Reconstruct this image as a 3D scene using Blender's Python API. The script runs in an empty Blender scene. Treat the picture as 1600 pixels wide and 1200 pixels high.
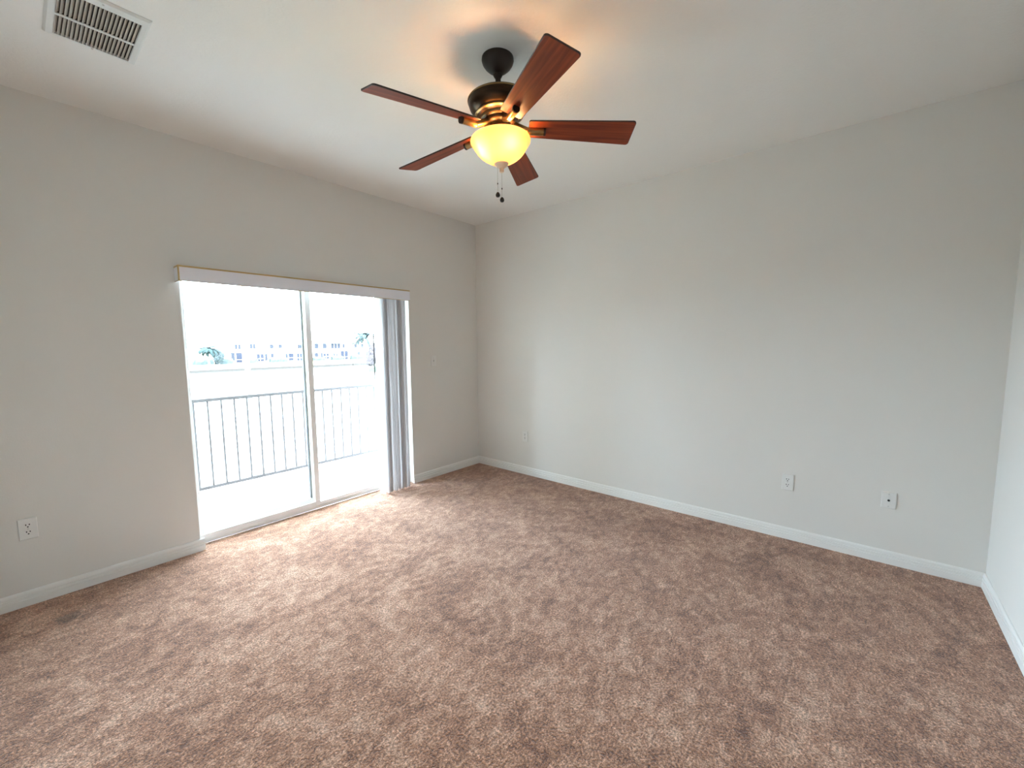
import bpy, bmesh, math, random
from mathutils import Vector, Matrix
random.seed(7)
PI = math.pi
S = bpy.context.scene
COL = S.collection

# ------------------------------------------------------------------ camera
CAM = Vector((-3.45229, -3.43161, 1.40554))
YAW, PIT, ROL = math.radians(40.1164), math.radians(-5.5131), math.radians(-0.4904)
cam_d = bpy.data.cameras.new('camera')
cam_d.sensor_width = 36.0
cam_d.lens = 649.83 / 1600 * 36.0
cam_d.clip_start, cam_d.clip_end = 0.02, 600
cam = bpy.data.objects.new('camera', cam_d)
COL.objects.link(cam)
_f = Vector((math.cos(PIT) * math.cos(YAW), math.cos(PIT) * math.sin(YAW), math.sin(PIT)))
_r = Vector((math.sin(YAW), -math.cos(YAW), 0))
_u = _r.cross(_f)
_r2 = math.cos(ROL) * _r + math.sin(ROL) * _u
_u2 = -math.sin(ROL) * _r + math.cos(ROL) * _u
cam.matrix_world = Matrix(((_r2.x, _u2.x, -_f.x, CAM.x), (_r2.y, _u2.y, -_f.y, CAM.y),
                           (_r2.z, _u2.z, -_f.z, CAM.z), (0, 0, 0, 1)))
S.camera = cam

# ------------------------------------------------------------------ sky, sun, daylight, exposure
SKY, SUN, BULB, EXPO = 9.0, 6.0, 46.0, 2.13
W = bpy.data.worlds.new('sky')
S.world = W
W.use_nodes = True
wn = W.node_tree.nodes
wn['Background'].inputs[0].default_value = (0.76, 0.92, 1.10, 1)
wn['Background'].inputs[1].default_value = SKY
sd = bpy.data.lights.new('sun', 'SUN')
sd.energy, sd.angle, sd.color = SUN, math.radians(2), (1, .96, .9)
so = bpy.data.objects.new('sun', sd)
so.rotation_euler = Vector((0.35, 0.75, -0.95)).to_track_quat('-Z', 'Y').to_euler()
so.location = (0, -10, 30)
COL.objects.link(so)
pd = bpy.data.lights.new('door_daylight_portal', 'AREA')
pd.shape, pd.size, pd.size_y = 'RECTANGLE', 1.79, 1.925
pd.cycles.is_portal = True
po = bpy.data.objects.new('door_daylight_portal', pd)
po.location, po.rotation_euler = (-1.84, 0.22, .9625), (-PI / 2, 0, 0)
COL.objects.link(po)
S.view_settings.view_transform = 'Standard'
S.view_settings.look = 'None'
S.view_settings.gamma = 1
S.view_settings.use_curve_mapping = False
S.view_settings.exposure = EXPO
S.cycles.use_denoising = True
S.cycles.max_bounces = 14
S.cycles.diffuse_bounces = 10
S.cycles.transparent_max_bounces = 16
S.cycles.sample_clamp_indirect = 8
S.cycles.caustics_reflective = False
S.cycles.caustics_refractive = False

# ------------------------------------------------------------------ materials
def mat(name, color, rough=.6, metal=0, spec=.5, sheen=0):
    m = bpy.data.materials.new(name)
    m.use_nodes = True
    b = m.node_tree.nodes['Principled BSDF']
    b.inputs['Base Color'].default_value = (*color, 1)
    b.inputs['Roughness'].default_value = rough
    b.inputs['Metallic'].default_value = metal
    b.inputs['Specular IOR Level'].default_value = spec
    if sheen:
        b.inputs['Sheen Weight'].default_value = sheen
        b.inputs['Sheen Roughness'].default_value = .4
    return m

class NT:
    def __init__(s, m):
        s.t = m.node_tree; s.n = s.t.nodes; s.l = s.t.links; s.b = s.n['Principled BSDF']
    def node(s, t, **k):
        n = s.n.new(t)
        for a, v in k.items():
            if a in n.inputs: n.inputs[a].default_value = v
            else: setattr(n, a, v)
        return n
    def link(s, a, b): s.l.new(a, b)

def noisy(m, scale, amount, color, color2, detail=3, bump=0, bump_scale=None, dist=.002, stretch=None):
    t = NT(m)
    tc = t.node('ShaderNodeTexCoord')
    src = tc.outputs['Object']
    if stretch:
        mp = t.node('ShaderNodeMapping'); mp.inputs['Scale'].default_value = stretch
        t.link(src, mp.inputs['Vector']); src = mp.outputs['Vector']
    nz = t.node('ShaderNodeTexNoise'); nz.inputs['Scale'].default_value = scale; nz.inputs['Detail'].default_value = detail
    t.link(src, nz.inputs['Vector'])
    rp = t.node('ShaderNodeValToRGB')
    rp.color_ramp.elements[0].position = .5 - amount; rp.color_ramp.elements[0].color = (*color, 1)
    rp.color_ramp.elements[1].position = .5 + amount; rp.color_ramp.elements[1].color = (*color2, 1)
    t.link(nz.outputs['Fac'], rp.inputs['Fac'])
    t.link(rp.outputs['Color'], t.b.inputs['Base Color'])
    if bump:
        n2 = t.node('ShaderNodeTexNoise'); n2.inputs['Scale'].default_value = bump_scale or scale; n2.inputs['Detail'].default_value = 4
        t.link(src, n2.inputs['Vector'])
        bp = t.node('ShaderNodeBump'); bp.inputs['Strength'].default_value = bump; bp.inputs['Distance'].default_value = dist
        t.link(n2.outputs['Fac'], bp.inputs['Height']); t.link(bp.outputs['Normal'], t.b.inputs['Normal'])
    return m

M = {}
M['wall'] = noisy(mat('wall_paint', (.72, .69, .61), .75, spec=.25), 3, .3, (.705, .692, .66), (.715, .702, .67), bump=.25, bump_scale=140, dist=.0015)
M['ceiling'] = noisy(mat('ceiling_paint', (.80, .79, .77), .85, spec=.2), 3, .3, (.79, .785, .765), (.80, .795, .775), bump=.45, bump_scale=75, dist=.003)
M['trim'] = mat('trim_white', (.80, .80, .78), .35)
M['vinyl'] = mat('white_door_frame', (.80, .80, .79), .35)
M['gasket'] = mat('dark_weatherstrip', (.05, .05, .055), .6)
M['plate'] = mat('plate_plastic', (.74, .74, .72), .3)
M['slot'] = mat('dark_slot', (.01, .01, .01), .6)
M['screw'] = mat('painted_screw', (.55, .55, .53), .35, .3)
M['steel'] = mat('steel', (.6, .58, .52), .3, 1)
M['vane'] = mat('blind_vinyl', (.60, .575, .57), .45)
t = NT(M['vane'])
t.b.inputs['Subsurface Weight'].default_value = 0
tr = t.node('ShaderNodeBsdfTranslucent'); tr.inputs['Color'].default_value = (.70, .68, .65, 1)
mx = t.node('ShaderNodeMixShader'); mx.inputs[0].default_value = .10
t.link(t.b.outputs[0], mx.inputs[1]); t.link(tr.outputs[0], mx.inputs[2])
t.link(mx.outputs[0], t.n['Material Output'].inputs['Surface'])
M['valance'] = mat('valance_vinyl', (.78, .79, .86), .4)
M['gold'] = mat('gold_trim', (.50, .36, .16), .35, .4)
M['wand'] = mat('clear_wand', (.03, .03, .035), .4, spec=.1)
M['metal_white'] = mat('vent_enamel', (.72, .74, .73), .4)
M['louver'] = mat('vent_louver', (.50, .46, .41), .5)
M['duct'] = noisy(mat('dark_duct', (.03, .025, .02), .8), 20, .3, (.02, .017, .014), (.05, .042, .035))
# bronze with worn gold streaks
M['bronze'] = noisy(mat('dark_bronze', (.035, .022, .014), .32, .85), 9, .25, (.02, .013, .009), (.06, .038, .022), stretch=(1, 1, 6))
M['antique'] = noisy(mat('antique_gold_bronze', (.3, .19, .08), .28, 1), 14, .3, (.16, .095, .04), (.42, .28, .12), stretch=(1, 1, 5))
M['canopy'] = mat('canopy_bronze', (.022, .014, .010), .45, .35)
M['finial'] = mat('cream_finial', (.80, .62, .45), .4)
M['blade_edge'] = mat('blade_dark_edge', (.02, .008, .006), .5)
M['blade'] = mat('cherry_blade', (.22, .06, .025), .42, spec=.25)
t = NT(M['blade'])
at = t.node('ShaderNodeAttribute', attribute_name='grain')
mp = t.node('ShaderNodeMapping'); mp.inputs['Scale'].default_value = (2.2, 45, 1)
t.link(at.outputs['Vector'], mp.inputs['Vector'])
nz = t.node('ShaderNodeTexNoise'); nz.inputs['Scale'].default_value = 1.0; nz.inputs['Detail'].default_value = 5; nz.inputs['Distortion'].default_value = .8
t.link(mp.outputs['Vector'], nz.inputs['Vector'])
rp = t.node('ShaderNodeValToRGB')
rp.color_ramp.elements[0].position = .32; rp.color_ramp.elements[0].color = (.125, .020, .007, 1)
rp.color_ramp.elements[1].position = .68; rp.color_ramp.elements[1].color = (.27, .054, .019, 1)
t.link(nz.outputs['Fac'], rp.inputs['Fac']); t.link(rp.outputs['Color'], t.b.inputs['Base Color'])
# alabaster bowl
m = bpy.data.materials.new('amber_alabaster_glass'); m.use_nodes = True; M['bowl'] = m
t = NT(m)
tc = t.node('ShaderNodeTexCoord')
nz = t.node('ShaderNodeTexNoise'); nz.inputs['Scale'].default_value = 14; nz.inputs['Detail'].default_value = 4
t.link(tc.outputs['Object'], nz.inputs['Vector'])
rp = t.node('ShaderNodeValToRGB')
rp.color_ramp.elements[0].position = .3; rp.color_ramp.elements[0].color = (.98, .62, .24, 1)
rp.color_ramp.elements[1].position = .7; rp.color_ramp.elements[1].color = (1.0, .70, .33, 1)
t.link(nz.outputs['Fac'], rp.inputs['Fac'])
tr = t.node('ShaderNodeBsdfTranslucent'); t.link(rp.outputs['Color'], tr.inputs['Color'])
t.b.inputs['Base Color'].default_value = (.80, .46, .20, 1); t.b.inputs['Roughness'].default_value = .25
mx = t.node('ShaderNodeMixShader'); mx.inputs[0].default_value = .105
t.link(t.b.outputs[0], mx.inputs[1]); t.link(tr.outputs[0], mx.inputs[2])
t.link(mx.outputs[0], t.n['Material Output'].inputs['Surface'])
# bulb
m = mat('lit_bulb', (1, .9, .7)); M['bulb'] = m
b = m.node_tree.nodes['Principled BSDF']
b.inputs['Emission Color'].default_value = (1, .70, .35, 1); b.inputs['Emission Strength'].default_value = BULB
# door glass: thin pane
m = bpy.data.materials.new('door_glass'); m.use_nodes = True; M['glass'] = m
t = NT(m)
tp = t.node('ShaderNodeBsdfTransparent'); tp.inputs[0].default_value = (.96, .985, .975, 1)
gl = t.node('ShaderNodeBsdfGlossy'); gl.inputs['Roughness'].default_value = .02
mx = t.node('ShaderNodeMixShader'); mx.inputs[0].default_value = .06
t.link(tp.outputs[0], mx.inputs[1]); t.link(gl.outputs[0], mx.inputs[2])
t.link(mx.outputs[0], t.n['Material Output'].inputs['Surface'])

# carpet
def carpet():
    m = mat('plush_carpet', (.3, .2, .14), 1.0, spec=.05, sheen=.50)
    t = NT(m)
    t.b.inputs['Sheen Tint'].default_value = (.95, .93, .97, 1)
    tc = t.node('ShaderNodeTexCoord'); P = tc.outputs['Object']
    def nz(scale, detail, rough=.5, stretch=None, rot=0, distort=0):
        src = P
        if stretch:
            mp = t.node('ShaderNodeMapping'); mp.inputs['Scale'].default_value = stretch; mp.inputs['Rotation'].default_value = (0, 0, rot)
            t.link(src, mp.inputs['Vector']); src = mp.outputs['Vector']
        n = t.node('ShaderNodeTexNoise'); n.inputs['Scale'].default_value = scale; n.inputs['Detail'].default_value = detail
        n.inputs['Roughness'].default_value = rough; n.inputs['Distortion'].default_value = distort
        t.link(src, n.inputs['Vector']); return n.outputs['Fac']
    def mth(op, a, b=None, c=None):
        n = t.node('ShaderNodeMath', operation=op)
        for i, v in enumerate((a, b, c)):
            if v is None: continue
            if isinstance(v, (int, float)): n.inputs[i].default_value = v
            else: t.link(v, n.inputs[i])
        return n.outputs[0]
    big = nz(3.0, 7, .66, (1, 1.12, 1), .5, .9)        # nap patches
    mid = nz(17, 5, .66, (1, 1.3, 1), -.4, .7)
    tuft = nz(115, 3, .65)
    fine = nz(320, 2, .6)
    h = mth('ADD', mth('MULTIPLY', big, .8), mth('ADD', mth('MULTIPLY', mid, .95), mth('ADD', mth('MULTIPLY', tuft, .75), mth('MULTIPLY', fine, .5))))
    rp = t.node('ShaderNodeValToRGB'); e = rp.color_ramp.elements
    e[0].position = .425; e[0].color = (.180, .071, .034, 1)
    e[1].position = .60; e[1].color = (.74, .48, .34, 1)
    k = e.new(.5); k.color = (.415, .200, .108, 1)
    t.link(mth('DIVIDE', h, 3.0), rp.inputs['Fac'])
    # the one matted dark spot near the wall left of the door
    sp = t.node('ShaderNodeSeparateXYZ'); t.link(P, sp.inputs[0])
    wob = mth('MULTIPLY', mth('SUBTRACT', mid, .5), .16)
    dx = mth('DIVIDE', mth('SUBTRACT', mth('ADD', sp.outputs[0], wob), -3.385), .052)
    dy = mth('DIVIDE', mth('SUBTRACT', mth('SUBTRACT', sp.outputs[1], wob), -.325), .062)
    rr = mth('ADD', mth('MULTIPLY', dx, dx), mth('MULTIPLY', dy, dy))
    stain = t.node('ShaderNodeMapRange'); stain.inputs[1].default_value = .55; stain.inputs[2].default_value = 1.3
    stain.inputs[3].default_value = .50; stain.inputs[4].default_value = 1.0
    t.link(rr, stain.inputs[0])
    mc = t.node('ShaderNodeMix', data_type='RGBA', blend_type='MULTIPLY'); mc.inputs[0].default_value = 1
    t.link(rp.outputs['Color'], mc.inputs[6]); t.link(stain.outputs[0], mc.inputs[7])
    gr = t.node('ShaderNodeMapRange'); gr.inputs[1].default_value = .36; gr.inputs[2].default_value = .64
    gr.inputs[3].default_value = .34; gr.inputs[4].default_value = 1.62
    t.link(mth('ADD', mth('MULTIPLY', tuft, .6), mth('MULTIPLY', fine, .4)), gr.inputs[0])
    mg = t.node('ShaderNodeMix', data_type='RGBA', blend_type='MULTIPLY'); mg.inputs[0].default_value = 1
    t.link(mc.outputs[2], mg.inputs[6]); t.link(gr.outputs[0], mg.inputs[7])
    t.link(mg.outputs[2], t.b.inputs['Base Color'])
    hh = mth('ADD', mth('MULTIPLY', mid, .6), mth('ADD', mth('MULTIPLY', tuft, 1.0), mth('MULTIPLY', fine, .5)))
    bp = t.node('ShaderNodeBump'); bp.inputs['Strength'].default_value = .9; bp.inputs['Distance'].default_value = .012
    t.link(hh, bp.inputs['Height']); t.link(bp.outputs['Normal'], t.b.inputs['Normal'])
    return m
M['carpet'] = carpet()
# outdoors
M['concrete'] = noisy(mat('balcony_concrete', (.55, .54, .52), .8), 8, .3, (.52, .51, .49), (.60, .59, .57))
M['rail_white'] = mat('grey_rail_metal', (.095, .089, .092), .7, spec=.05)
M['stucco'] = noisy(mat('cream_stucco', (.72, .68, .60), .9), 2, .3, (.70, .67, .60), (.76, .73, .66))
M['stucco_green'] = noisy(mat('pale_green_stucco', (0.1400, 0.1645, 0.1540), .9), 2, .3, (0.0595, 0.0700, 0.0665), (0.0665, 0.0788, 0.0735))
M['roof_tile'] = noisy(mat('pale_roof_tile', (.55, .47, .40), .8), 6, .3, (.40, .34, .29), (.48, .41, .35), stretch=(1, 1, 5))
M['far_glass'] = mat('far_window_glass', (0.0238, 0.0266, 0.0353), .8, spec=.02)
M['far_screen'] = mat('far_porch_screen', (0.0194, 0.0223, 0.0331), .9, spec=.02)
M['white_far'] = mat('far_white_trim', (.75, .75, .75), .7)
M['grass'] = noisy(mat('lawn_grass', (.2, .2, .1), .9), .8, .3, (.16, .165, .10), (.22, .22, .14))
M['bank'] = noisy(mat('bank_soil', (0.0195, 0.0175, 0.0137), .9), 2, .3, (0.0164, 0.0133, 0.0109), (0.0273, 0.0226, 0.0179))
M['water'] = noisy(mat('lake_water', (.05, .06, .065), .12, spec=.6), .3, .3, (.045, .055, .06), (.06, .07, .075), bump=.25, bump_scale=1.2, dist=.05)
M['hedge'] = noisy(mat('hedge_leaf', (0.0129, 0.0215, 0.0215), .8), 2, .3, (0.0129, 0.0232, 0.0267), (0.0259, 0.0397, 0.0379))
M['leaf_blue'] = noisy(mat('shrub_leaf', (0.0195, 0.0311, 0.0350), .8), 2, .3, (0.0136, 0.0241, 0.0292), (0.0273, 0.0409, 0.0428))
M['palm_leaf'] = noisy(mat('palm_leaf', (.016, .027, .027), .8, spec=.05), 2, .3, (.0135, .0235, .0245), (.021, .033, .0325))
M['bark'] = noisy(mat('bark', (.08, .07, .06), .9), 4, .3, (.06, .055, .05), (.1, .09, .08))
M['blossom'] = noisy(mat('pink_blossom', (.04, .035, .036), .9, spec=.02), 1.6, .2, (.028, .026, .028), (.056, .046, .048))
M['leaf_green'] = noisy(mat('hedge_green_leaf', (0.0198, 0.0248, 0.0149), .8), 2, .3, (0.0173, 0.0248, 0.0173), (0.0297, 0.0371, 0.0248))

# ------------------------------------------------------------------ mesh helpers
def link(name, bm, m, parent=None, smooth=False, loc=None):
    me = bpy.data.meshes.new(name)
    bmesh.ops.recalc_face_normals(bm, faces=bm.faces)
    bm.to_mesh(me); bm.free()
    for x in (m if isinstance(m, (list, tuple)) else [m]): me.materials.append(x)
    if smooth:
        for p in me.polygons: p.use_smooth = True
        try: me.set_sharp_from_angle(angle=math.radians(40))
        except Exception: pass
    o = bpy.data.objects.new(name, me)
    COL.objects.link(o)
    if parent: o.parent = parent
    if loc is not None: o.location = loc
    return o

def box(bm, x0, x1, y0, y1, z0, z1, bevel=0, mi=0, mtx=None):
    v = [bm.verts.new((x, y, z)) for x in (x0, x1) for y in (y0, y1) for z in (z0, z1)]
    fs = [bm.faces.new([v[i] for i in q]) for q in ((0, 1, 3, 2), (4, 6, 7, 5), (0, 4, 5, 1), (2, 3, 7, 6), (0, 2, 6, 4), (1, 5, 7, 3))]
    for f in fs: f.material_index = mi
    if bevel:
        es = list({e for f in fs for e in f.edges})
        r = bmesh.ops.bevel(bm, geom=es, offset=bevel, segments=2, affect='EDGES', profile=.6)
        for f in r['faces']: f.material_index = mi
    if mtx is not None:
        vs = {w for f in bm.faces if f.is_valid for w in f.verts} if bevel else set(v)
        for w in vs: w.co = mtx @ w.co
    return bm

def lathe(bm, prof, n=48, tf=None, mi=None, cap=(True, True)):
    """profile of (radius, height); tf maps a local point to where it stands"""
    tf = tf or (lambda p: p)
    rings = []
    for r, z in prof:
        if r < 1e-6: rings.append([bm.verts.new(tf(Vector((0, 0, z))))])
        else: rings.append([bm.verts.new(tf(Vector((r * math.cos(2 * PI * i / n), r * math.sin(2 * PI * i / n), z)))) for i in range(n)])
    for k in range(len(rings) - 1):
        a, b = rings[k], rings[k + 1]
        for i in range(n):
            j = (i + 1) % n
            q = [a[i % len(a)], a[j % len(a)], b[j % len(b)], b[i % len(b)]]
            q = list(dict.fromkeys(q))
            if len(q) > 2:
                f = bm.faces.new(q)
                if mi: f.material_index = mi[k]
    if cap[0] and len(rings[0]) > 2: bm.faces.new(rings[0])
    if cap[1] and len(rings[-1]) > 2: bm.faces.new(rings[-1])
    return bm

def tube(bm, p, q, r0, r1=None, n=16, cap=True):
    p, q = Vector(p), Vector(q); r1 = r0 if r1 is None else r1
    d = (q - p).normalized(); a = d.orthogonal().normalized(); b = d.cross(a)
    A = [bm.verts.new(p + r0 * (math.cos(2 * PI * i / n) * a + math.sin(2 * PI * i / n) * b)) for i in range(n)]
    B = [bm.verts.new(q + r1 * (math.cos(2 * PI * i / n) * a + math.sin(2 * PI * i / n) * b)) for i in range(n)]
    for i in range(n): bm.faces.new((A[i], A[(i + 1) % n], B[(i + 1) % n], B[i]))
    if cap: bm.faces.new(A); bm.faces.new(B)
    return bm

def prism(bm, prof, axis, a, b):
    """closed (depth, height) outline swept along x ('x': depth goes -y) etc. through a function"""
    A = [bm.verts.new(axis(u, v, a)) for u, v in prof]
    B = [bm.verts.new(axis(u, v, b)) for u, v in prof]
    n = len(prof)
    for i in range(n): bm.faces.new((A[i], A[(i + 1) % n], B[(i + 1) % n], B[i]))
    bm.faces.new(A); bm.faces.new(B)
    return bm

def empty(name, loc=(0, 0, 0), rot=(0, 0, 0)):
    o = bpy.data.objects.new(name, None); o.location = loc; o.rotation_euler = rot
    o.empty_display_size = .1
    COL.objects.link(o); return o

def tag(o, label=None, cat=None, group=None, kind=None):
    if label: o['label'] = label
    if cat: o['category'] = cat
    if group: o['group'] = group
    if kind: o['kind'] = kind
    return o

def struct(name, bm, m, label, cat, parent=None):
    return tag(link(name, bm, m, parent), label, cat, kind='structure')

NB = bmesh.new

# ------------------------------------------------------------------ room shell
H, XW, YS = 2.74, -3.83, -4.0368
OX0, OX1, OZ = -2.736, -0.944, 1.925
bm = NB(); box(bm, XW - .15, .15, YS - .15, 0, -.12, 0); box(bm, OX0, OX1, 0, .105, -.12, 0)
struct('floor', bm, M['carpet'], 'brown plush wall to wall carpet with mottled nap', 'carpet')
bm = NB(); box(bm, XW - .15, .15, YS - .15, .2, H, H + .15)
struct('ceiling', bm, M['ceiling'], 'off white textured ceiling above the fan', 'ceiling')
bm = NB()
box(bm, XW - .15, OX0, 0, .2, 0, H); box(bm, OX1, .15, 0, .2, 0, H); box(bm, OX0, OX1, 0, .2, OZ, H)
struct('wall_left', bm, M['wall'], 'greige wall with the sliding glass door in it', 'wall')
bm = NB(); box(bm, 0, .15, YS - .15, 0, 0, H)
struct('wall_right', bm, M['wall'], 'long blank greige wall right of the corner', 'wall')
bm = NB(); box(bm, XW - .15, 0, YS - .15, YS, 0, H)
struct('wall_far', bm, M['wall'], 'greige wall at the right edge of the photo', 'wall')
bm = NB(); box(bm, XW - .15, XW, YS, 0, 0, H)
struct('wall_back', bm, M['wall'], 'greige wall behind the camera facing the blank wall', 'wall')

BP = [(0, 0), (.0145, 0), (.0145, .037), (.0085, .0400), (.0085, .0435), (.0138, .045), (.0138, .056), (.0078, .0585),
      (.0078, .0625), (.0118, .0640), (.0112, .074), (.0080, .0800), (.004, .083), (0, .083)]
def base_l(u, v, s): return (s, -u, v)
def base_r(u, v, s): return (-u, s, v)
def base_f(u, v, s): return (s, YS + u, v)
bm = prism(NB(), BP, base_l, XW, -2.712)
struct('baseboard_left', bm, M['trim'], 'white grooved baseboard left of the glass door', 'baseboard')
bm = prism(NB(), BP, base_l, -.950, 0)
struct('baseboard_left', bm, M['trim'], 'short white baseboard between the glass door and the corner', 'baseboard')
bm = prism(NB(), BP, base_r, YS, 0)
struct('baseboard_right', bm, M['trim'], 'long white baseboard along the blank wall', 'baseboard')
bm = prism(NB(), BP, base_f, XW, 0)
struct('baseboard_far', bm, M['trim'], 'white baseboard at the right edge of the photo', 'baseboard')

# ------------------------------------------------------------------ sliding glass door
door = tag(empty('door_1', (-1.84, .1, 0)), 'white framed sliding glass door to the balcony', 'door', kind='structure')
def dp(name, bm, m, parent=None, smooth=False):
    bm.transform(Matrix.Translation((1.84, -.1, 0))) 
    return link(name, bm, m, parent or door, smooth)
bm = NB()
box(bm, OX0, OX0 + .028, .105, .2, .0, OZ, .002); box(bm, OX1 - .028, OX1, .105, .2, .0, OZ, .002)
box(bm, OX0 + .028, OX1 - .028, .105, .2, OZ - .04, OZ, .002)
dp('door_frame', bm, M['vinyl'])
bm = NB()
box(bm, OX0 + .028, OX1 - .028, .1075, .205, .0, .016, .001); box(bm, OX0 + .028, -1.892, .1055, .1125, 0, .066, .001)
for y in (.108, .142, .150, .186): box(bm, OX0 + .028, OX1 - .028, y, y + .006, .016, .024)
dp('track', bm, M['vinyl'])
# fixed panel (outer track), left half
def panel(x0, x1, y0, y1, st0, st1, bot, top, gy):
    bm = NB()
    box(bm, x0, x0 + st0, y0, y1, .025, 1.895, .002); box(bm, x1 - st1, x1, y0, y1, .025, 1.895, .002)
    box(bm, x0 + st0, x1 - st1, y0, y1, .025, bot, .002); box(bm, x0 + st0, x1 - st1, y0, y1, top, 1.895, .002)
    g = NB(); box(g, x0 + st0, x1 - st1, gy, gy + .005, bot, top)
    return bm, g
f, g = panel(OX0 + .028, -1.862, .152, .188, .022, .034, .088, 1.872, .154)
fp = dp('fixed_panel', f, M['vinyl']); dp('glass', g, M['glass'], fp)
bm = NB(); box(bm, -1.905, -1.8955, .160, .188, .075, 1.872)
dp('weatherstrip', bm, M['gasket'], fp)
f, g = panel(-1.892, OX1 - .028, .108, .146, .043, .045, .056, 1.872, .125)
sp_ = dp('sliding_panel', f, M['vinyl']); dp('glass', g, M['glass'], sp_)
bm = NB(); box(bm, -.995, -.965, .088, .108, .93, 1.13, .006)
dp('handle', bm, M['vinyl'], sp_)
bm = NB(); box(bm, -1.8895, -1.852, .1045, .108, .03, .075, .001)
dp('corner_key', bm, M['vinyl'], sp_)

# ------------------------------------------------------------------ vertical blind
vb = tag(empty('vertical_blind', (-1.87, -.05, 1.9)), 'grey vertical blind drawn to the right under a gold-edged valance over the glass door', 'blind')
def vp(name, bm, m, parent=None, smooth=False):
    bm.transform(Matrix.Translation((1.87, .05, -1.9)))
    return link(name, bm, m, parent or vb, smooth)
VX0, VX1, VZ0, VZ1 = -2.756, -.998, 1.822, 1.918
bm = NB()
box(bm, VX0, VX1, -.100, -.096, VZ0, VZ1, .0008); box(bm, VX0, VX0 + .004, -.096, -.0005, VZ0, VZ1)
box(bm, VX1 - .004, VX1, -.096, -.0005, VZ0, VZ1); box(bm, VX0 + .004, VX1 - .004, -.096, -.0005, VZ1 - .004, VZ1)
val = vp('valance', bm, M['valance'])
for nm, z0, z1 in (('gold_edge', VZ1 - .0085, VZ1 + .0015), ('gold_edge', VZ0 - .001, VZ0 + .0035)):
    bm = NB(); box(bm, VX0 - .0012, VX1 + .0012, -.1012, -.0998, z0, z1); box(bm, VX0 - .0012, VX0 - .0002, -.0998, -.002, z0, z1)
    o = vp(nm, bm, M['gold'], val); o['label'] = 'thin gold edging'
bm = NB(); box(bm, VX0 - .0012, VX0 - .0002, -.1012, -.092, VZ0, VZ1); box(bm, VX0 - .0012, VX0 + .006, -.1014, -.1001, VZ0, VZ1)
vp('end_clip', bm, M['gold'], val)
bm = NB(); box(bm, VX0 + .02, VX1 - .02, -.072, -.030, 1.862, 1.890, .002)
vp('headrail', bm, M['vinyl'])
NV = 12
for i in range(NV):
    u = i / (NV - 1)
    x = -1.318 if i == 0 else -1.290 + .243 * (i - 1) / (NV - 2) + random.uniform(-.004, .004)
    ang = math.radians(90 + random.uniform(-12, 12) * (1 if i else .3) + (4 if i == 0 else 0))
    lean = random.uniform(-.006, .006) - (.012 if i == 0 else 0)
    bm = NB(); nseg = 8
    rows = []
    for z in (.016, 1.0, 1.855):
        k = (1.855 - z) / 1.84
        fr, bk = [], []
        for j in range(nseg + 1):
            s = (j / nseg - .5) * .089
            bow = .006 * (1 - (2 * j / nseg - 1) ** 2)
            for lst, th in ((fr, .0006), (bk, -.0006)):
                lx = s * math.cos(ang) - (bow + th) * math.sin(ang)
                ly = s * math.sin(ang) + (bow + th) * math.cos(ang)
                lst.append(bm.verts.new((x + lx + lean * k, -.052 + ly, z)))
        rows.append(fr + bk[::-1])
    n = len(rows[0])
    for a, b in zip(rows, rows[1:]):
        for j in range(n): bm.faces.new((a[j], a[(j + 1) % n], b[(j + 1) % n], b[j]))
    bm.faces.new(rows[0]); bm.faces.new(rows[-1])
    vp('vane', bm, M['vane'], smooth=True)
bm = NB(); tube(bm, (-1.375, -.060, 1.86), (-1.378, -.060, 1.10), .0045, n=10)
o = vp('wand', bm, M['wand'], smooth=True); o['label'] = 'thin dark tilt wand'

# ------------------------------------------------------------------ wall plates
def plate_root(name, x, y, z, face):        # face: 'l' looks to -y, 'r' looks to -x
    return empty(name, (x, y, z), (0, 0, 0 if face == 'l' else -PI / 2))
# local frame: x along the wall, -y out of the wall, z up
def plate_mesh(w=.071, h=.116):
    bm = NB()
    a = [(-w / 2, -h / 2), (w / 2, -h / 2), (w / 2, h / 2), (-w / 2, h / 2)]
    lv = [(0, 0), (0, .0035), (.003, .0062)]
    rings = [[bm.verts.new((x - math.copysign(i, x), -d, z - math.copysign(i, z))) for x, z in a] for i, d in lv]
    for p, q in zip(rings, rings[1:]):
        for k in range(4): bm.faces.new((p[k], p[(k + 1) % 4], q[(k + 1) % 4], q[k]))
    bm.faces.new(rings[0]); bm.faces.new(rings[-1])
    return bm
def disc_y(bm, x, z, r, y0, y1, n=20, flat=None):
    A, B = [], []
    for i in range(n):
        a = 2 * PI * i / n
        px, pz = r * math.cos(a), r * math.sin(a)
        if flat: pz = max(-flat, min(flat, pz))
        A.append(bm.verts.new((x + px, y0, z + pz))); B.append(bm.verts.new((x + px, y1, z + pz)))
    for i in range(n): bm.faces.new((A[i], A[(i + 1) % n], B[(i + 1) % n], B[i]))
    bm.faces.new(A); bm.faces.new(B)
def outlet(x, y, z, face, label, group='duplex outlets low on the walls'):
    r = tag(plate_root('wall_outlet', x, y, z, face), label, 'outlet', group)
    link('cover_plate', plate_mesh(), M['plate'], r)
    for s in (1, -1):
        bm = NB(); disc_y(bm, 0, s * .0195, .0172, -.0060, -.0085, flat=.0145, n=28)
        rc = link('receptacle', bm, M['plate'], r)
        bm = NB()
        for sx, hh in ((-.0064, .0042), (.0064, .0035)):
            box(bm, sx - .0021, sx + .0021, -.0088, -.0084, s * .0195 + .0045 - hh, s * .0195 + .0045 + hh)
        disc_y(bm, 0, s * .0195 - .0075, .0034, -.0088, -.0084, 12)
        link('slots', bm, M['slot'], rc)
    bm = NB(); disc_y(bm, 0, 0, .0032, -.006, -.0072, 14); link('screw', bm, M['screw'], r)
    return r
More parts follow.
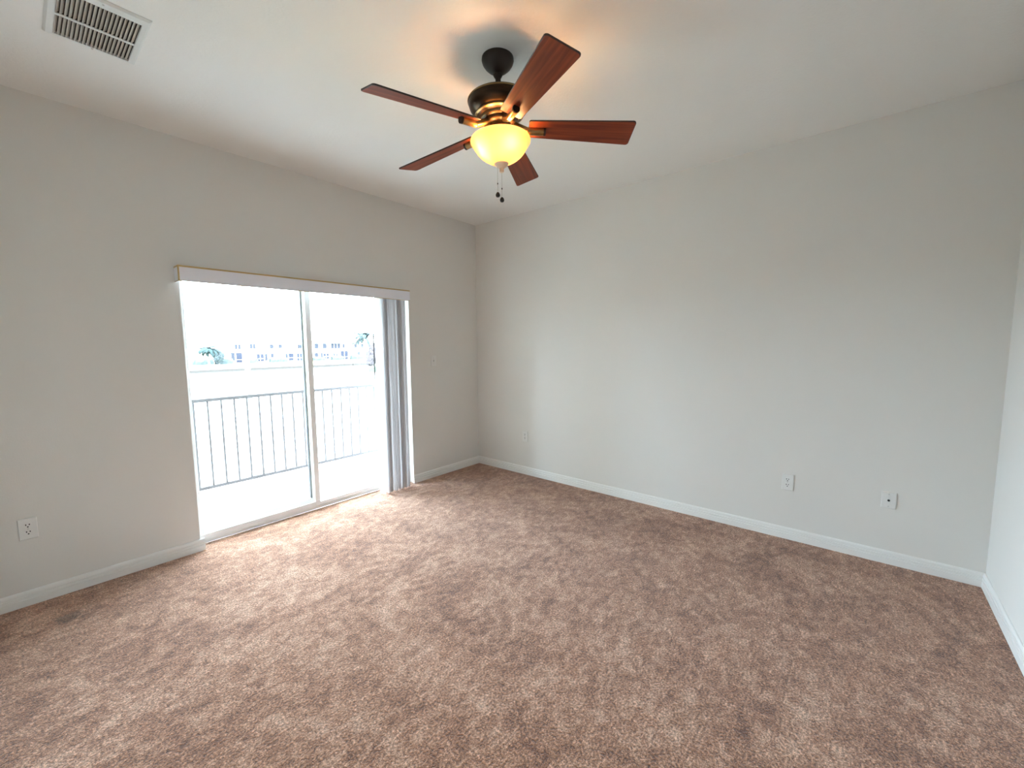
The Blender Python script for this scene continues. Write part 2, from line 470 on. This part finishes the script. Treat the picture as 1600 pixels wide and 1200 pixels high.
outlet(-3.487, 0, .425, 'l', 'white wall outlet left of the glass door')
outlet(0, -3.074, .412, 'r', 'white wall outlet on the blank wall beside the cable jack')
outlet(0, -.704, .415, 'r', 'small white wall outlet on the blank wall nearest the far corner')
r = tag(plate_root('cable_jack', 0, -3.607, .409, 'r'), 'white cable jack plate with one black hole near the right end of the blank wall', 'wall plate')
link('cover_plate', plate_mesh(.071, .104), M['plate'], r)
bm = NB(); disc_y(bm, 0, 0, .0105, -.006, -.0085, 24); link('bezel', bm, M['plate'], r)
bm = NB(); disc_y(bm, 0, 0, .0066, -.0084, -.0095, 20); o = link('socket', bm, M['slot'], r)
o['label'] = 'black round socket'
for s in (1, -1):
    bm = NB(); disc_y(bm, 0, s * .0385, .0036, -.006, -.0072, 14); link('screw', bm, M['screw'], r)
r = tag(plate_root('light_switch', -.653, 0, 1.236, 'l'), 'white toggle light switch between the blind and the corner', 'switch')
link('cover_plate', plate_mesh(.071, .112), M['plate'], r)
bm = NB(); box(bm, -.0055, .0055, -.0072, -.006, -.0125, .0125); link('bezel', bm, M['screw'], r)
bm = NB(); box(bm, -.0038, .0038, -.018, -.0068, -.001, .009, .001); link('toggle', bm, M['plate'], r)
for s in (1, -1):
    bm = NB(); disc_y(bm, 0, s * .030, .0032, -.006, -.0072, 14); link('screw', bm, M['screw'], r)

# ------------------------------------------------------------------ ceiling vent
VXa, VXb, VYa, VYb = -3.276, -2.984, -1.118, -.717          # outer flange
GXa, GXb, GYa, GYb = -3.247, -3.010, -1.072, -.739          # opening
vt = tag(empty('ceiling_vent', ((VXa + VXb) / 2, (VYa + VYb) / 2, H)), 'white metal ceiling vent with two rows of louvers', 'vent')
OFF = Matrix.Translation((-(VXa + VXb) / 2, -(VYa + VYb) / 2, -H))
def vv(name, bm, m): bm.transform(OFF); return link(name, bm, m, vt)
bm = NB()
zt, zb = H, H - .010
def ring(x0, x1, y0, y1, z): return [bm.verts.new(p) for p in ((x0, y0, z), (x1, y0, z), (x1, y1, z), (x0, y1, z))]
rs = [ring(VXa, VXb, VYa, VYb, zt), ring(VXa, VXb, VYa, VYb, zt - .003), ring(VXa + .008, VXb - .008, VYa + .008, VYb - .008, zb),
      ring(GXa, GXb, GYa, GYb, zb), ring(GXa, GXb, GYa, GYb, H - .0005)]
for a, b in zip(rs, rs[1:]):
    for k in range(4): bm.faces.new((a[k], a[(k + 1) % 4], b[(k + 1) % 4], b[k]))
vv('frame', bm, M['metal_white'])
YB = -.898
bm = NB(); box(bm, GXa, GXb, YB - .007, YB + .007, zb - .0005, zb + .003); vv('divider_bar', bm, M['metal_white'])
bm = NB()
NL = 19; pit = (GXb - GXa) / NL
for i in range(NL + 1):
    x = GXa + i * pit
    for y0, y1 in ((GYa, YB - .007), (YB + .007, GYb)):
        # angled blade leaning to +x as it goes up
        v = [bm.verts.new(p) for p in ((x - .0012, y0, zb), (x + .0012, y0, zb), (x + .0100, y0, H - .0006), (x + .0082, y0, H - .0006),
                                       (x - .0012, y1, zb), (x + .0012, y1, zb), (x + .0100, y1, H - .0006), (x + .0082, y1, H - .0006))]
        for q in ((0, 1, 2, 3), (7, 6, 5, 4), (0, 4, 5, 1), (1, 5, 6, 2), (2, 6, 7, 3), (3, 7, 4, 0)): bm.faces.new([v[k] for k in q])
vv('louvers', bm, M['louver'])
bm = NB(); box(bm, GXa - .002, GXb + .002, GYa - .002, GYb + .002, H - .0005, H - .0001); vv('duct_opening', bm, M['duct'])
for x, y in ((-3.128, -1.098), (-3.128, -.728)):
    bm = NB(); tube(bm, (x, y, H - .0085), (x, y, H - .0118), .0035, n=12)
    vv('screw', bm, M['screw'])

# ------------------------------------------------------------------ ceiling fan
FX, FY = -1.8877, -2.0424
TX, TY = -.02745, .01771
fan = tag(empty('ceiling_fan', (FX, FY, H)), 'five blade ceiling fan with cherry blades, dark bronze motor and lit amber glass bowl', 'ceiling fan')
d_ = Vector((TX, TY, 1)).normalized()
x_ = (Vector((1, 0, 0)) - d_ * d_.x).normalized()
y_ = d_.cross(x_)
def ft(p):                     # fan frame: z measured down from the hanger ball as -s
    return Vector((0, 0, -.0725)) + x_ * p.x + y_ * p.y + d_ * p.z
def prof(*rs): return [(r, -s) for r, s in rs]
bm = NB(); lathe(bm, [(.0745, -.0002), (.0755, -.010), (.072, -.022), (.062, -.037), (.048, -.050), (.036, -.059), (.026, -.064), (.016, -.065)], 48)
link('canopy', bm, M['canopy'], fan, True)
bm = NB(); lathe(bm, prof((.0, -.012), (.017, -.008), (.022, .002), (.017, .012), (.0128, .016), (.0128, .112)), 28, ft)
link('downrod', bm, M['canopy'], fan, True)
bm = NB()
mp_ = [(.0, .070), (.022, .070), (.024, .082), (.110, .086), (.135, .088), (.1455, .092), (.149, .098), (.1480, .104), (.1445, .108),
       (.1440, .118), (.1405, .134), (.1325, .151), (.121, .165), (.114, .170), (.1165, .174), (.1150, .181), (.108, .186), (.100, .190), (.094, .192)]
mp_ = [(r, .192 - (.192 - z) * .80) for r, z in mp_]
mi = [0] * 18
for k in (6, 13, 14, 15): mi[k] = 1
lathe(bm, prof(*mp_), 64, ft, mi)
link('motor_housing', bm, [M['bronze'], M['antique']], fan, True)
bm = NB(); lathe(bm, prof((.090, .189), (.0915, .196), (.088, .203), (.080, .207), (.078, .218), (.070, .226), (.058, .230), (.055, .244), (.062, .250), (.064, .262), (.050, .268)), 56, ft,
                 [1, 1, 0, 0, 0, 0, 0, 0, 0, 0])
link('switch_housing', bm, [M['bronze'], M['antique']], fan, True)

DROP, RT, R0, HW0, HW1, PH = .2350, .6377, .1377, .0513, .0726, 4.2013
BL = [(.65, -2.33, -15.06), (-.70, -3.59, -16.45), (1.16, -2.48, -15.7), (.07, -3.05, -13.72), (-1.19, -1.54, -16.7)]
for k, (dy_, dr, pt) in enumerate(BL):
    a = PH + k * 2 * PI / 5 + math.radians(dy_)
    dr, pt = math.radians(dr), math.radians(pt)
    rad0 = x_ * math.cos(a) + y_ * math.sin(a)
    tan = -x_ * math.sin(a) + y_ * math.cos(a)
    rad = rad0 * math.cos(dr) + d_ * math.sin(dr)
    up = rad.cross(tan)
    tw = tan * math.cos(pt) + up * math.sin(pt)
    nrm = rad.cross(tw)
    O = ft(Vector((0, 0, -DROP)))
    # outline with rounded tip and root corners
    out = []
    def corner(cx, cy, rr, a0, a1, n=7):
        for i in range(n + 1):
            t_ = a0 + (a1 - a0) * i / n
            out.append((cx + rr * math.cos(t_), cy + rr * math.sin(t_)))
    cr, c0 = .014, .009
    corner(RT - cr, HW1 - cr, cr, PI / 2, 0); corner(RT - cr, -HW1 + cr, cr, 0, -PI / 2)
    corner(R0 + c0, -HW0 + c0, c0, -PI / 2, -PI); corner(R0 + c0, HW0 - c0, c0, PI, PI / 2)
    bm = NB(); gl_ = bm.verts.layers.float_vector.new('grain')
    def ringv(h, inset):
        vs = []
        cxm = (R0 + RT) / 2
        for u, v in out:
            uu = u - math.copysign(inset, u - cxm); ww = v - math.copysign(inset, v)
            w = bm.verts.new(O + rad * uu + tw * ww + nrm * h); w[gl_] = (u + k * 3.1, v + k, 0); vs.append(w)
        return vs
    r_ = [ringv(-.0030, .0022), ringv(-.0022, 0), ringv(.0030, 0), ringv(.0036, .001)]
    n = len(out)
    f0 = bm.faces.new(r_[0]); f0.material_index = 0
    for A, B in zip(r_, r_[1:]):
        for i in range(n):
            f = bm.faces.new((A[i], A[(i + 1) % n], B[(i + 1) % n], B[i])); f.material_index = 1
    f = bm.faces.new(r_[-1]); f.material_index = 1
    link('blade', bm, [M['blade'], M['blade_edge']], fan)
    # bracket: round brass arm under the blade root
    O2 = O - nrm * .0135
    p0 = ft(Vector((math.cos(a) * .066, math.sin(a) * .066, -.224)))
    p1 = O2 + rad * .135; p2 = O2 + rad * .212
    bm = NB(); tube(bm, p0, p1, .0150, .0160, 20, False); tube(bm, p1, p2, .0160, .0165, 20, False)
    box_m = Matrix.Translation(O - nrm * .0065) @ Matrix((( rad.x, tw.x, nrm.x, 0), (rad.y, tw.y, nrm.y, 0), (rad.z, tw.z, nrm.z, 0), (0, 0, 0, 1)))
    b2 = NB(); box(b2, .150, .205, -.010, .010, -.006, .0032, mtx=box_m)
    tm = bpy.data.meshes.new('t'); b2.to_mesh(tm); b2.free(); bm.from_mesh(tm); bpy.data.meshes.remove(tm)
    bmesh.ops.remove_doubles(bm, verts=bm.verts, dist=1e-5)
    br = link('blade_bracket', bm, M['antique'], fan, True)
    bm = NB(); tube(bm, p2 - rad * .004, p2 + rad * .0065, .0168, .0168, 20)
    o = link('end_cap', bm, M['canopy'], br, True); o['label'] = 'dark round end'

# light kit
bp_ = [(.134, .283), (.1415, .289), (.1445, .296), (.1430, .304), (.1370, .313), (.1305, .323), (.1235, .334), (.1145, .347), (.102, .361), (.086, .374), (.066, .386), (.046, .395), (.030, .401)]
bm = NB(); lathe(bm, prof(*bp_), 64, ft, cap=(False, False))
bowl = link('glass_bowl', bm, M['bowl'], fan, True); bowl['label'] = 'lit amber alabaster bowl'
bm = NB(); lathe(bm, prof((.0345, .394), (.034, .401), (.030, .408), (.021, .415), (.012, .421), (.0105, .428), (.0115, .432), (.009, .438), (.0, .440)), 32, ft)
link('finial', bm, M['finial'], fan, True)
bm = NB(); lathe(bm, prof((.006, .262), (.006, .396)), 14, ft); link('center_stem', bm, M['steel'], fan)
rt = Vector((.644, -.765, 0)); tc_ = Vector((-.75, -.66, 0))
for q in (rt * .036 + tc_ * .074, rt * -.066 + tc_ * .046, rt * .034 + tc_ * -.062):
    bm = NB(); lathe(bm, [(.0, .026), (.010, .024), (.017, .017), (.020, .006), (.019, -.004), (.013, -.016), (.0, -.021)], 20,
                     lambda p, q=q: ft(Vector((q.x, q.y, -.326)) + p))
    link('bulb', bm, M['bulb'], fan, True)
    bm = NB(); tube(bm, ft(Vector((q.x, q.y, -.305))), ft(Vector((q.x * .5, q.y * .5, -.262))), .012, .012, 14)
    link('lamp_socket', bm, M['finial'], fan, True)
# pull chains hang plumb
def chain(x, y, z0, z1):
    bm = NB()
    n = int((z0 - z1) / .0042)
    tube(bm, (x, y, z0), (x, y, z1), .0007, n=6)
    for i in range(n):
        z = z0 - i * (z0 - z1) / n
        lathe(bm, [(.0, .0013), (.0012, .0006), (.0012, -.0006), (.0, -.0013)], 6, lambda p, z=z: Vector((x, y, z)) + p)
    c = link('pull_chain', bm, M['steel'], fan, True)
    zc = z1 + .042
    bm = NB(); lathe(bm, [(.0, .005), (.0024, .003), (.0024, -.003), (.0, -.005)], 10, lambda p: Vector((x, y, zc)) + p)
    link('connector', bm, M['bronze'], c, True)
    bm = NB(); lathe(bm, [(.0, .013), (.004, .012), (.0075, .008), (.0105, .001), (.0105, -.004), (.0075, -.010), (.0, -.012)], 20, lambda p: Vector((x, y, z1 - .010)) + p)
    o = link('pendant', bm, M['canopy'], c, True); o['label'] = 'dark bronze pull knob'
fin = ft(Vector((0, 0, -.438)))
side = rt * -.020 + tc_ * .010
chain(fin.x + side.x, fin.y + side.y, fin.z + .030, fin.z - .098)
chain(fin.x, fin.y, fin.z, fin.z - .118)

# ------------------------------------------------------------------ balcony
bm = NB(); box(bm, -4.2, 1.2, .205, 1.56, -.24, -.055)
tag(link('balcony_slab', bm, M['concrete']), 'pale concrete balcony floor outside the glass door', 'balcony', kind='structure')
bm = NB(); box(bm, -4.2, 1.2, .205, 1.60, 2.60, 2.80)  # unseen slab added to keep high skylight off the carpet by the door
tag(link('added_balcony_roof', bm, M['white_far']), 'unseen white roof slab added over the balcony to hold back skylight', 'roof', kind='structure')
for nm, x0, x1, lb in (('added_balcony_wall', -3.05, -2.90, 'unseen pale stucco side wall added beyond the left end of the balcony to block skylight'), ('added_balcony_wall', 1.05, 1.20, 'unseen pale stucco side wall added beyond the right end of the balcony to block skylight')):
    bm = NB(); box(bm, x0, x1, .205, 1.56, -.055, 2.60)  # side walls out of view, added to block slanting skylight from the room
    tag(link(nm, bm, M['stucco']), lb, 'wall', kind='structure')
RY = 1.45
rl = tag(empty('balcony_railing', (-1.3, RY, -.055)), 'grey metal balcony railing with slim upright balusters', 'railing')
def rp_(name, bm, m=M['rail_white']): bm.transform(Matrix.Translation((1.3, -RY, .055))); return link(name, bm, m, rl)
bm = NB(); box(bm, -2.9, 1.05, RY - .022, RY + .022, .868, .900, .004); rp_('top_rail', bm)
bm = NB(); box(bm, -2.9, 1.05, RY - .014, RY + .014, .000, .030, .003); rp_('bottom_rail', bm)
for x in (-2.872, 1.022):
    bm = NB(); box(bm, x - .025, x + .025, RY - .025, RY + .025, -.055, .93, .004); rp_('end_post', bm)
x = -1.153 - .1135 * 15
while x < .98:
    bm = NB(); box(bm, x - .0075, x + .0075, RY - .0075, RY + .0075, .03, .868); rp_('baluster', bm)
    x += .1135
bm = NB(); box(bm, -1.925, -1.885, RY + .026, RY + .066, -.055, 2.598, .003)
tag(link('balcony_post', bm, M['white_far']), 'slim white balcony post standing just outside the railing', 'post')

# ------------------------------------------------------------------ lake, banks, lawns
bm = NB(); box(bm, -250, 300, 9, 95, -4.2, -3.65)
tag(link('lake', bm, M['water']), 'pale lake between the balcony and the far townhouses', 'water', kind='structure')
bm = NB(); box(bm, -250, 300, 1.7, 9, -4.2, -3.1)
tag(link('near_lawn', bm, M['grass']), 'lawn below the balcony beside the lake', 'lawn', kind='structure')
bm = NB()
box(bm, -250, 300, 95, 300, -4.2, -3.1)
tag(link('far_lawn', bm, M['grass']), 'pale lawn strip between the lake and the far townhouses', 'lawn', kind='structure')
bm = NB(); box(bm, -250, 300, 94.4, 95.05, -4.2, -3.16)
tag(link('lake_bank', bm, M['bank']), 'dark earth edge of the far lake bank', 'bank', kind='structure')
bm = NB()
vs = [(33.2, 54), (36, 52), (60, 50), (120, 60), (120, 95), (60, 95), (52, 88), (41, 68)]
A = [bm.verts.new((x, y, -4.1)) for x, y in vs]; B = [bm.verts.new((x, y, -3.1)) for x, y in vs]
for i in range(len(vs)): bm.faces.new((A[i], A[(i + 1) % len(vs)], B[(i + 1) % len(vs)], B[i]))
bm.faces.new(A); bm.faces.new(B)
tag(link('lawn_point', bm, M['grass']), 'grassy point reaching into the lake on the right', 'lawn', kind='structure')

# ------------------------------------------------------------------ townhouses across the lake
def hip_roof(bm, x0, x1, y0, y1, z, rise, over=.6):
    x0 -= over * .6; x1 += over * .6; y0 -= over; y1 += over
    hy = (y1 - y0) / 2
    v = [bm.verts.new(p) for p in ((x0, y0, z), (x1, y0, z), (x1, y1, z), (x0, y1, z), (x0 + hy, y0 + hy, z + rise), (x1 - hy, y0 + hy, z + rise))]
    for q in ((0, 1, 5, 4), (1, 2, 5), (2, 3, 4, 5), (3, 0, 4), (3, 2, 1, 0)): bm.faces.new([v[i] for i in q])
    b = [bm.verts.new((p.co.x, p.co.y, z - .25)) for p in v[:4]]
    for i in range(4): bm.faces.new((v[i], v[(i + 1) % 4], b[(i + 1) % 4], b[i]))
    bm.faces.new(b)
def house(label, x0, x1, y0, depth, top, rise, wins, doors, wm='stucco', gables=()):
    r = tag(empty('townhouse', ((x0 + x1) / 2, y0, -3.1)), label, 'house', 'townhouses across the lake')
    T = Matrix.Translation((-(x0 + x1) / 2, -y0, 3.1))
    def hp(name, bm, m, par=None): bm.transform(T); return link(name, bm, m, par or r)
    bm = NB(); box(bm, x0, x1, y0, y0 + depth, -3.1, top); w = hp('walls', bm, M[wm])
    bm = NB(); hip_roof(bm, x0, x1, y0, y0 + depth, top + .25, rise); hp('roof', bm, M['roof_tile'])
    for gx0, gx1, gz in gables:
        bm = NB(); c = (gx0 + gx1) / 2
        v = [bm.verts.new(p) for p in ((gx0, y0 - .9, top), (gx1, y0 - .9, top), (c, y0 - .9, gz), (gx0, y0 + 4, top), (gx1, y0 + 4, top), (c, y0 + 4, gz))]
        for q in ((0, 1, 2), (5, 4, 3), (0, 2, 5, 3), (1, 4, 5, 2), (0, 3, 4, 1)): bm.faces.new([v[i] for i in q])
        hp('gable', bm, M['roof_tile'])
    for a, b, z0, z1 in wins:
        a, b, z0, z1 = a - .10, b + .10, z0 - .10, z1 + .10
        bm = NB()
        box(bm, a - .05, b + .05, y0 - .08, y0 - .002, z1, z1 + .05); box(bm, a - .05, b + .05, y0 - .08, y0 - .002, z0 - .05, z0)
        box(bm, a - .05, a, y0 - .08, y0 - .002, z0, z1); box(bm, b, b + .05, y0 - .08, y0 - .002, z0, z1)
        if b - a > .9:
            k = max(1, round((b - a) / .9)) - 1
            for i in range(k):
                xx = a + (b - a) * (i + 1) / (k + 1); box(bm, xx - .02, xx + .02, y0 - .07, y0 - .002, z0, z1)
        f = hp('window', bm, M['white_far'])
        bm = NB(); box(bm, a, b, y0 - .05, y0 - .004, z0, z1); hp('pane', bm, M['far_glass'], f)
    for a, b, z0, z1 in doors:
        bm = NB(); n = max(1, round((b - a) / 1.1))
        for i in range(n + 1):
            xx = a + (b - a) * i / n; box(bm, xx - .035, xx + .035, y0 - .12, y0 - .002, z0, z1)
        box(bm, a, b, y0 - .12, y0 - .002, z1 - .03, z1 + .05); box(bm, a, b, y0 - .12, y0 - .002, z0 + .76, z0 + .80)
        f = hp('porch_screen', bm, M['white_far'])
        bm = NB(); box(bm, a, b, y0 - .06, y0 - .004, z0, z1); hp('mesh', bm, M['far_screen'], f)
    return r
house('cream two storey townhouse on the left across the lake', 25.0, 51.8, 122, 11, 2.9, 2.6,
      [(33.4, 33.9, .7, 1.8), (34.1, 34.6, .7, 1.8), (36.9, 38.1, .75, 1.9), (41.8, 42.6, .8, 1.7), (44.0, 44.8, .8, 1.7), (49.2, 49.55, .7, 1.6), (49.8, 50.2, .7, 1.6),
       (32.4, 33.1, -2.3, -.3), (40.4, 40.9, -2.5, -.8), (41.9, 42.5, -1.7, -.8), (45.7, 46.2, -2.2, -.9)],
      [(33.4, 34.9, -2.9, -.3), (38.2, 40.1, -2.8, -.7), (46.4, 47.9, -2.8, -.7), (48.7, 50.4, -2.9, -.8)])
house('cream townhouse with a wide upper balcony window right of the door mullion', 53.3, 66.0, 122, 11, 2.45, 2.4,
      [(54.1, 55.1, .6, 1.9), (56.5, 57.6, .6, 1.9), (59.1, 61.9, .5, 1.9), (62.8, 63.4, .7, 1.8),
       (54.0, 54.9, -1.9, -.9), (55.8, 56.3, -2.1, -.9), (59.7, 60.1, -1.8, -1.0), (60.6, 60.9, -1.9, -1.0)],
      [(56.5, 58.3, -2.7, -1.0), (62.0, 64.5, -3.0, -.3)], gables=((58.6, 62.4, 4.0),))
house('pale green townhouse partly behind the right palm tree', 67.5, 82.0, 126, 11, 2.2, 2.4,
      [(69.0, 69.9, .6, 1.7), (71.4, 72.3, .6, 1.7), (74.0, 74.9, .6, 1.7), (70.0, 70.9, -2.2, -.8), (73.2, 74.1, -2.2, -.8)], [], wm='stucco_green')

# ------------------------------------------------------------------ plants
def leaves(bm, c, rx, ry, rz, n, size, seed, shell=.55):
    rnd = random.Random(seed)
    for _ in range(n):
        while True:
            v = Vector((rnd.uniform(-1, 1), rnd.uniform(-1, 1), rnd.uniform(-1, 1)))
            if shell < v.length < 1: break
        p = Vector(c) + Vector((v.x * rx, v.y * ry, v.z * rz))
        a = Vector((rnd.uniform(-1, 1), rnd.uniform(-1, 1), rnd.uniform(-1, 1))).normalized()
        b = a.orthogonal().normalized(); s = size * rnd.uniform(.6, 1.3)
        w = [bm.verts.new(p + a * s), bm.verts.new(p + b * s * .5), bm.verts.new(p - a * s), bm.verts.new(p - b * s * .5)]
        bm.faces.new(w)
def clump(bm, c, rx, ry, rz, seed):
    rnd = random.Random(seed)
    t_ = bmesh.ops.create_icosphere(bm, subdivisions=3, radius=1)
    for v in t_['verts']:
        k = .86 + .14 * math.sin(v.co.x * 7 + seed) * math.sin(v.co.y * 8 + seed * 2) + rnd.uniform(-.09, .09)
        v.co = Vector(c) + Vector((v.co.x * rx * k, v.co.y * ry * k, v.co.z * rz * k))
def clipped_hedge(x0, x1, y, z0, z1, label, seed, m='hedge', d=1.4):
    rnd = random.Random(seed)
    bm = NB(); n = max(3, int((x1 - x0) / .35))
    rows = []
    for i in range(n + 1):
        xx = x0 + (x1 - x0) * i / n
        j = lambda s=.10: rnd.uniform(-s, s)
        rows.append([bm.verts.new(p) for p in ((xx, y - d / 2 + j(), z0), (xx + j(), y - d / 2 + j(), z0 + (z1 - z0) * .6), (xx + j(), y - d / 3 + j(), z1 + j()),
                                               (xx + j(), y + d / 3, z1 + j()), (xx, y + d / 2, z0))])
    for a, b in zip(rows, rows[1:]):
        for k in range(5): bm.faces.new((a[k], a[(k + 1) % 5], b[(k + 1) % 5], b[k]))
    bm.faces.new(rows[0]); bm.faces.new(rows[-1])
    leaves(bm, ((x0 + x1) / 2, y, (z0 + z1) / 2), (x1 - x0) / 2, d / 2, (z1 - z0) / 2 * 1.05, int((x1 - x0) * 40), .11, seed, .5)
    c = Vector(((x0 + x1) / 2, y, z0)); bm.transform(Matrix.Translation(-c))
    return tag(link('hedge', bm, M[m], loc=c), label, 'hedge', 'clipped hedges along the townhouses')
for k, (x0, x1, z1, lb) in enumerate([
        (23.6, 28.0, -1.8, 'low clipped hedge under the left palm, leftmost across the lake'),
        (28.4, 32.2, -1.8, 'low clipped hedge behind the dark round shrub across the lake'),
        (35.9, 37.9, -2.0, 'short clipped hedge just right of the white balcony post'),
        (41.0, 45.4, -2.0, 'long clipped hedge in the middle of the left cream townhouse'),
        (52.8, 56.2, -2.1, 'low clipped hedge just right of the door mullion'),
        (58.4, 61.8, -2.0, 'clipped hedge below the wide upper balcony window'),
        (64.6, 70.0, -1.7, 'dark clipped hedge in front of the pale green townhouse')]):
    clipped_hedge(x0, x1, 120.6, -3.1, z1, lb, 20 + k)

def palm(name, x, y, z0, zc, spread, nf, label, seed, droop=1.0, cat='palm tree'):
    rnd = random.Random(seed)
    r = tag(empty(name, (x, y, z0)), label, cat)
    bm = NB(); h = zc - z0; lean = rnd.uniform(-.1, .1)
    for i in range(6):
        a, b = i / 6, (i + 1) / 6
        tube(bm, (lean * a, 0, h * a), (lean * b, 0, h * b), .20 - .06 * a, .19 - .06 * b, 10, False)
    link('trunk', bm, M['bark'], r)
    bm = NB(); c = Vector((lean, 0, h))
    for k in range(nf):
        az = 2 * PI * k / nf + rnd.uniform(-.2, .2); el = rnd.uniform(-.1, 1.15)
        L = spread * rnd.uniform(.8, 1.1); N = 9
        pts = []
        p = c.copy(); e = el
        for i in range(N + 1):
            pts.append(p.copy())
            p = p + Vector((math.cos(az) * math.cos(e), math.sin(az) * math.cos(e), math.sin(e))) * L / N
            e -= droop * .22
        sd_ = Vector((-math.sin(az), math.cos(az), 0))
        jit = [rnd.uniform(.65, 1.15) for _ in range(2 * N + 4)]
        for s in (1, -1):
            row = []
            for i in range(2 * N + 1):
                q = pts[i // 2] if i % 2 == 0 else (pts[i // 2] + pts[i // 2 + 1]) / 2
                w = (.62 * math.sin(PI * (i + 1.2) / (2 * N + 1.6)) + .05) * jit[i] * (1 if i % 2 else .62)
                row.append((bm.verts.new(q), bm.verts.new(q + sd_ * s * w + Vector((0, 0, -.45 * w)))))
            for a, b in zip(row, row[1:]): bm.faces.new((a[0], b[0], b[1], a[1]))
    clump(bm, c, spread * .16, spread * .16, spread * .13, seed)
    link('fronds', bm, M['palm_leaf'], r)
    return r
palm('palm_tree', 25.3, 113, -3.1, .7, 2.9, 34, 'pale blue green palm across the lake at the left of the glass door', 3)
palm('palm_tree', 57.2, 100, -3.1, 3.6, 4.0, 34, 'tall palm across the lake at the right of the glass door', 5, .85)
def tree(name, x, y, z0, crown, trunk_h, tr, m, label, cat, n, size, seed):
    r = tag(empty(name, (x, y, z0)), label, cat)
    bm = NB(); tube(bm, (0, 0, 0), (.1, 0, trunk_h), tr, tr * .6, 10)
    for s in (-1, 1): tube(bm, (.1, 0, trunk_h * .8), (.1 + s * crown[0][3] * .5, .1 * s, trunk_h * 1.4), tr * .5, tr * .2, 8)
    link('trunk', bm, M['bark'], r)
    bm = NB()
    for k, (cx, cy, cz, rx, rz) in enumerate(crown):
        clump(bm, (cx, cy, cz), rx * .86, rx * .86, rz * .86, seed + k)
        leaves(bm, (cx, cy, cz), rx * 1.1, rx * 1.1, rz * 1.1, n, size, seed + k, .55)
    link('foliage', bm, M[m], r)
    return r
tree('shrub', 28.6, 118.2, -3.1, [(0, 0, 1.7, 1.35, 1.2), (-.2, 0, 3.0, .9, 1.0), (.5, 0, 2.3, 1.1, .9)], 1.0, .15, 'leaf_blue',
     'dark round shrub on the far lawn beside the left palm', 'shrub', 420, .16, 11)
tree('flowering_tree', 35.3, 60, -3.1, [(0, 0, 2.6, 1.25, 1.7), (.3, 0, 3.9, 1.0, 1.1), (-.4, 0, 1.7, .9, .9), (.9, 0, 2.2, 1.0, 1.3)], 1.2, .10, 'blossom',
     'pale pink flowering tree on the right bank in front of the tall palm', 'tree', 420, .10, 31)
bm = NB(); leaves(bm, (0, 0, .55), 1.3, .8, .62, 900, .10, 41, .2); box(bm, -1.15, 1.15, -.6, .6, 0, .95)
tag(link('shrub', bm, M['leaf_green'], loc=(35.1, 58.6, -3.1)), 'low green shrub at the foot of the pink flowering tree', 'shrub')
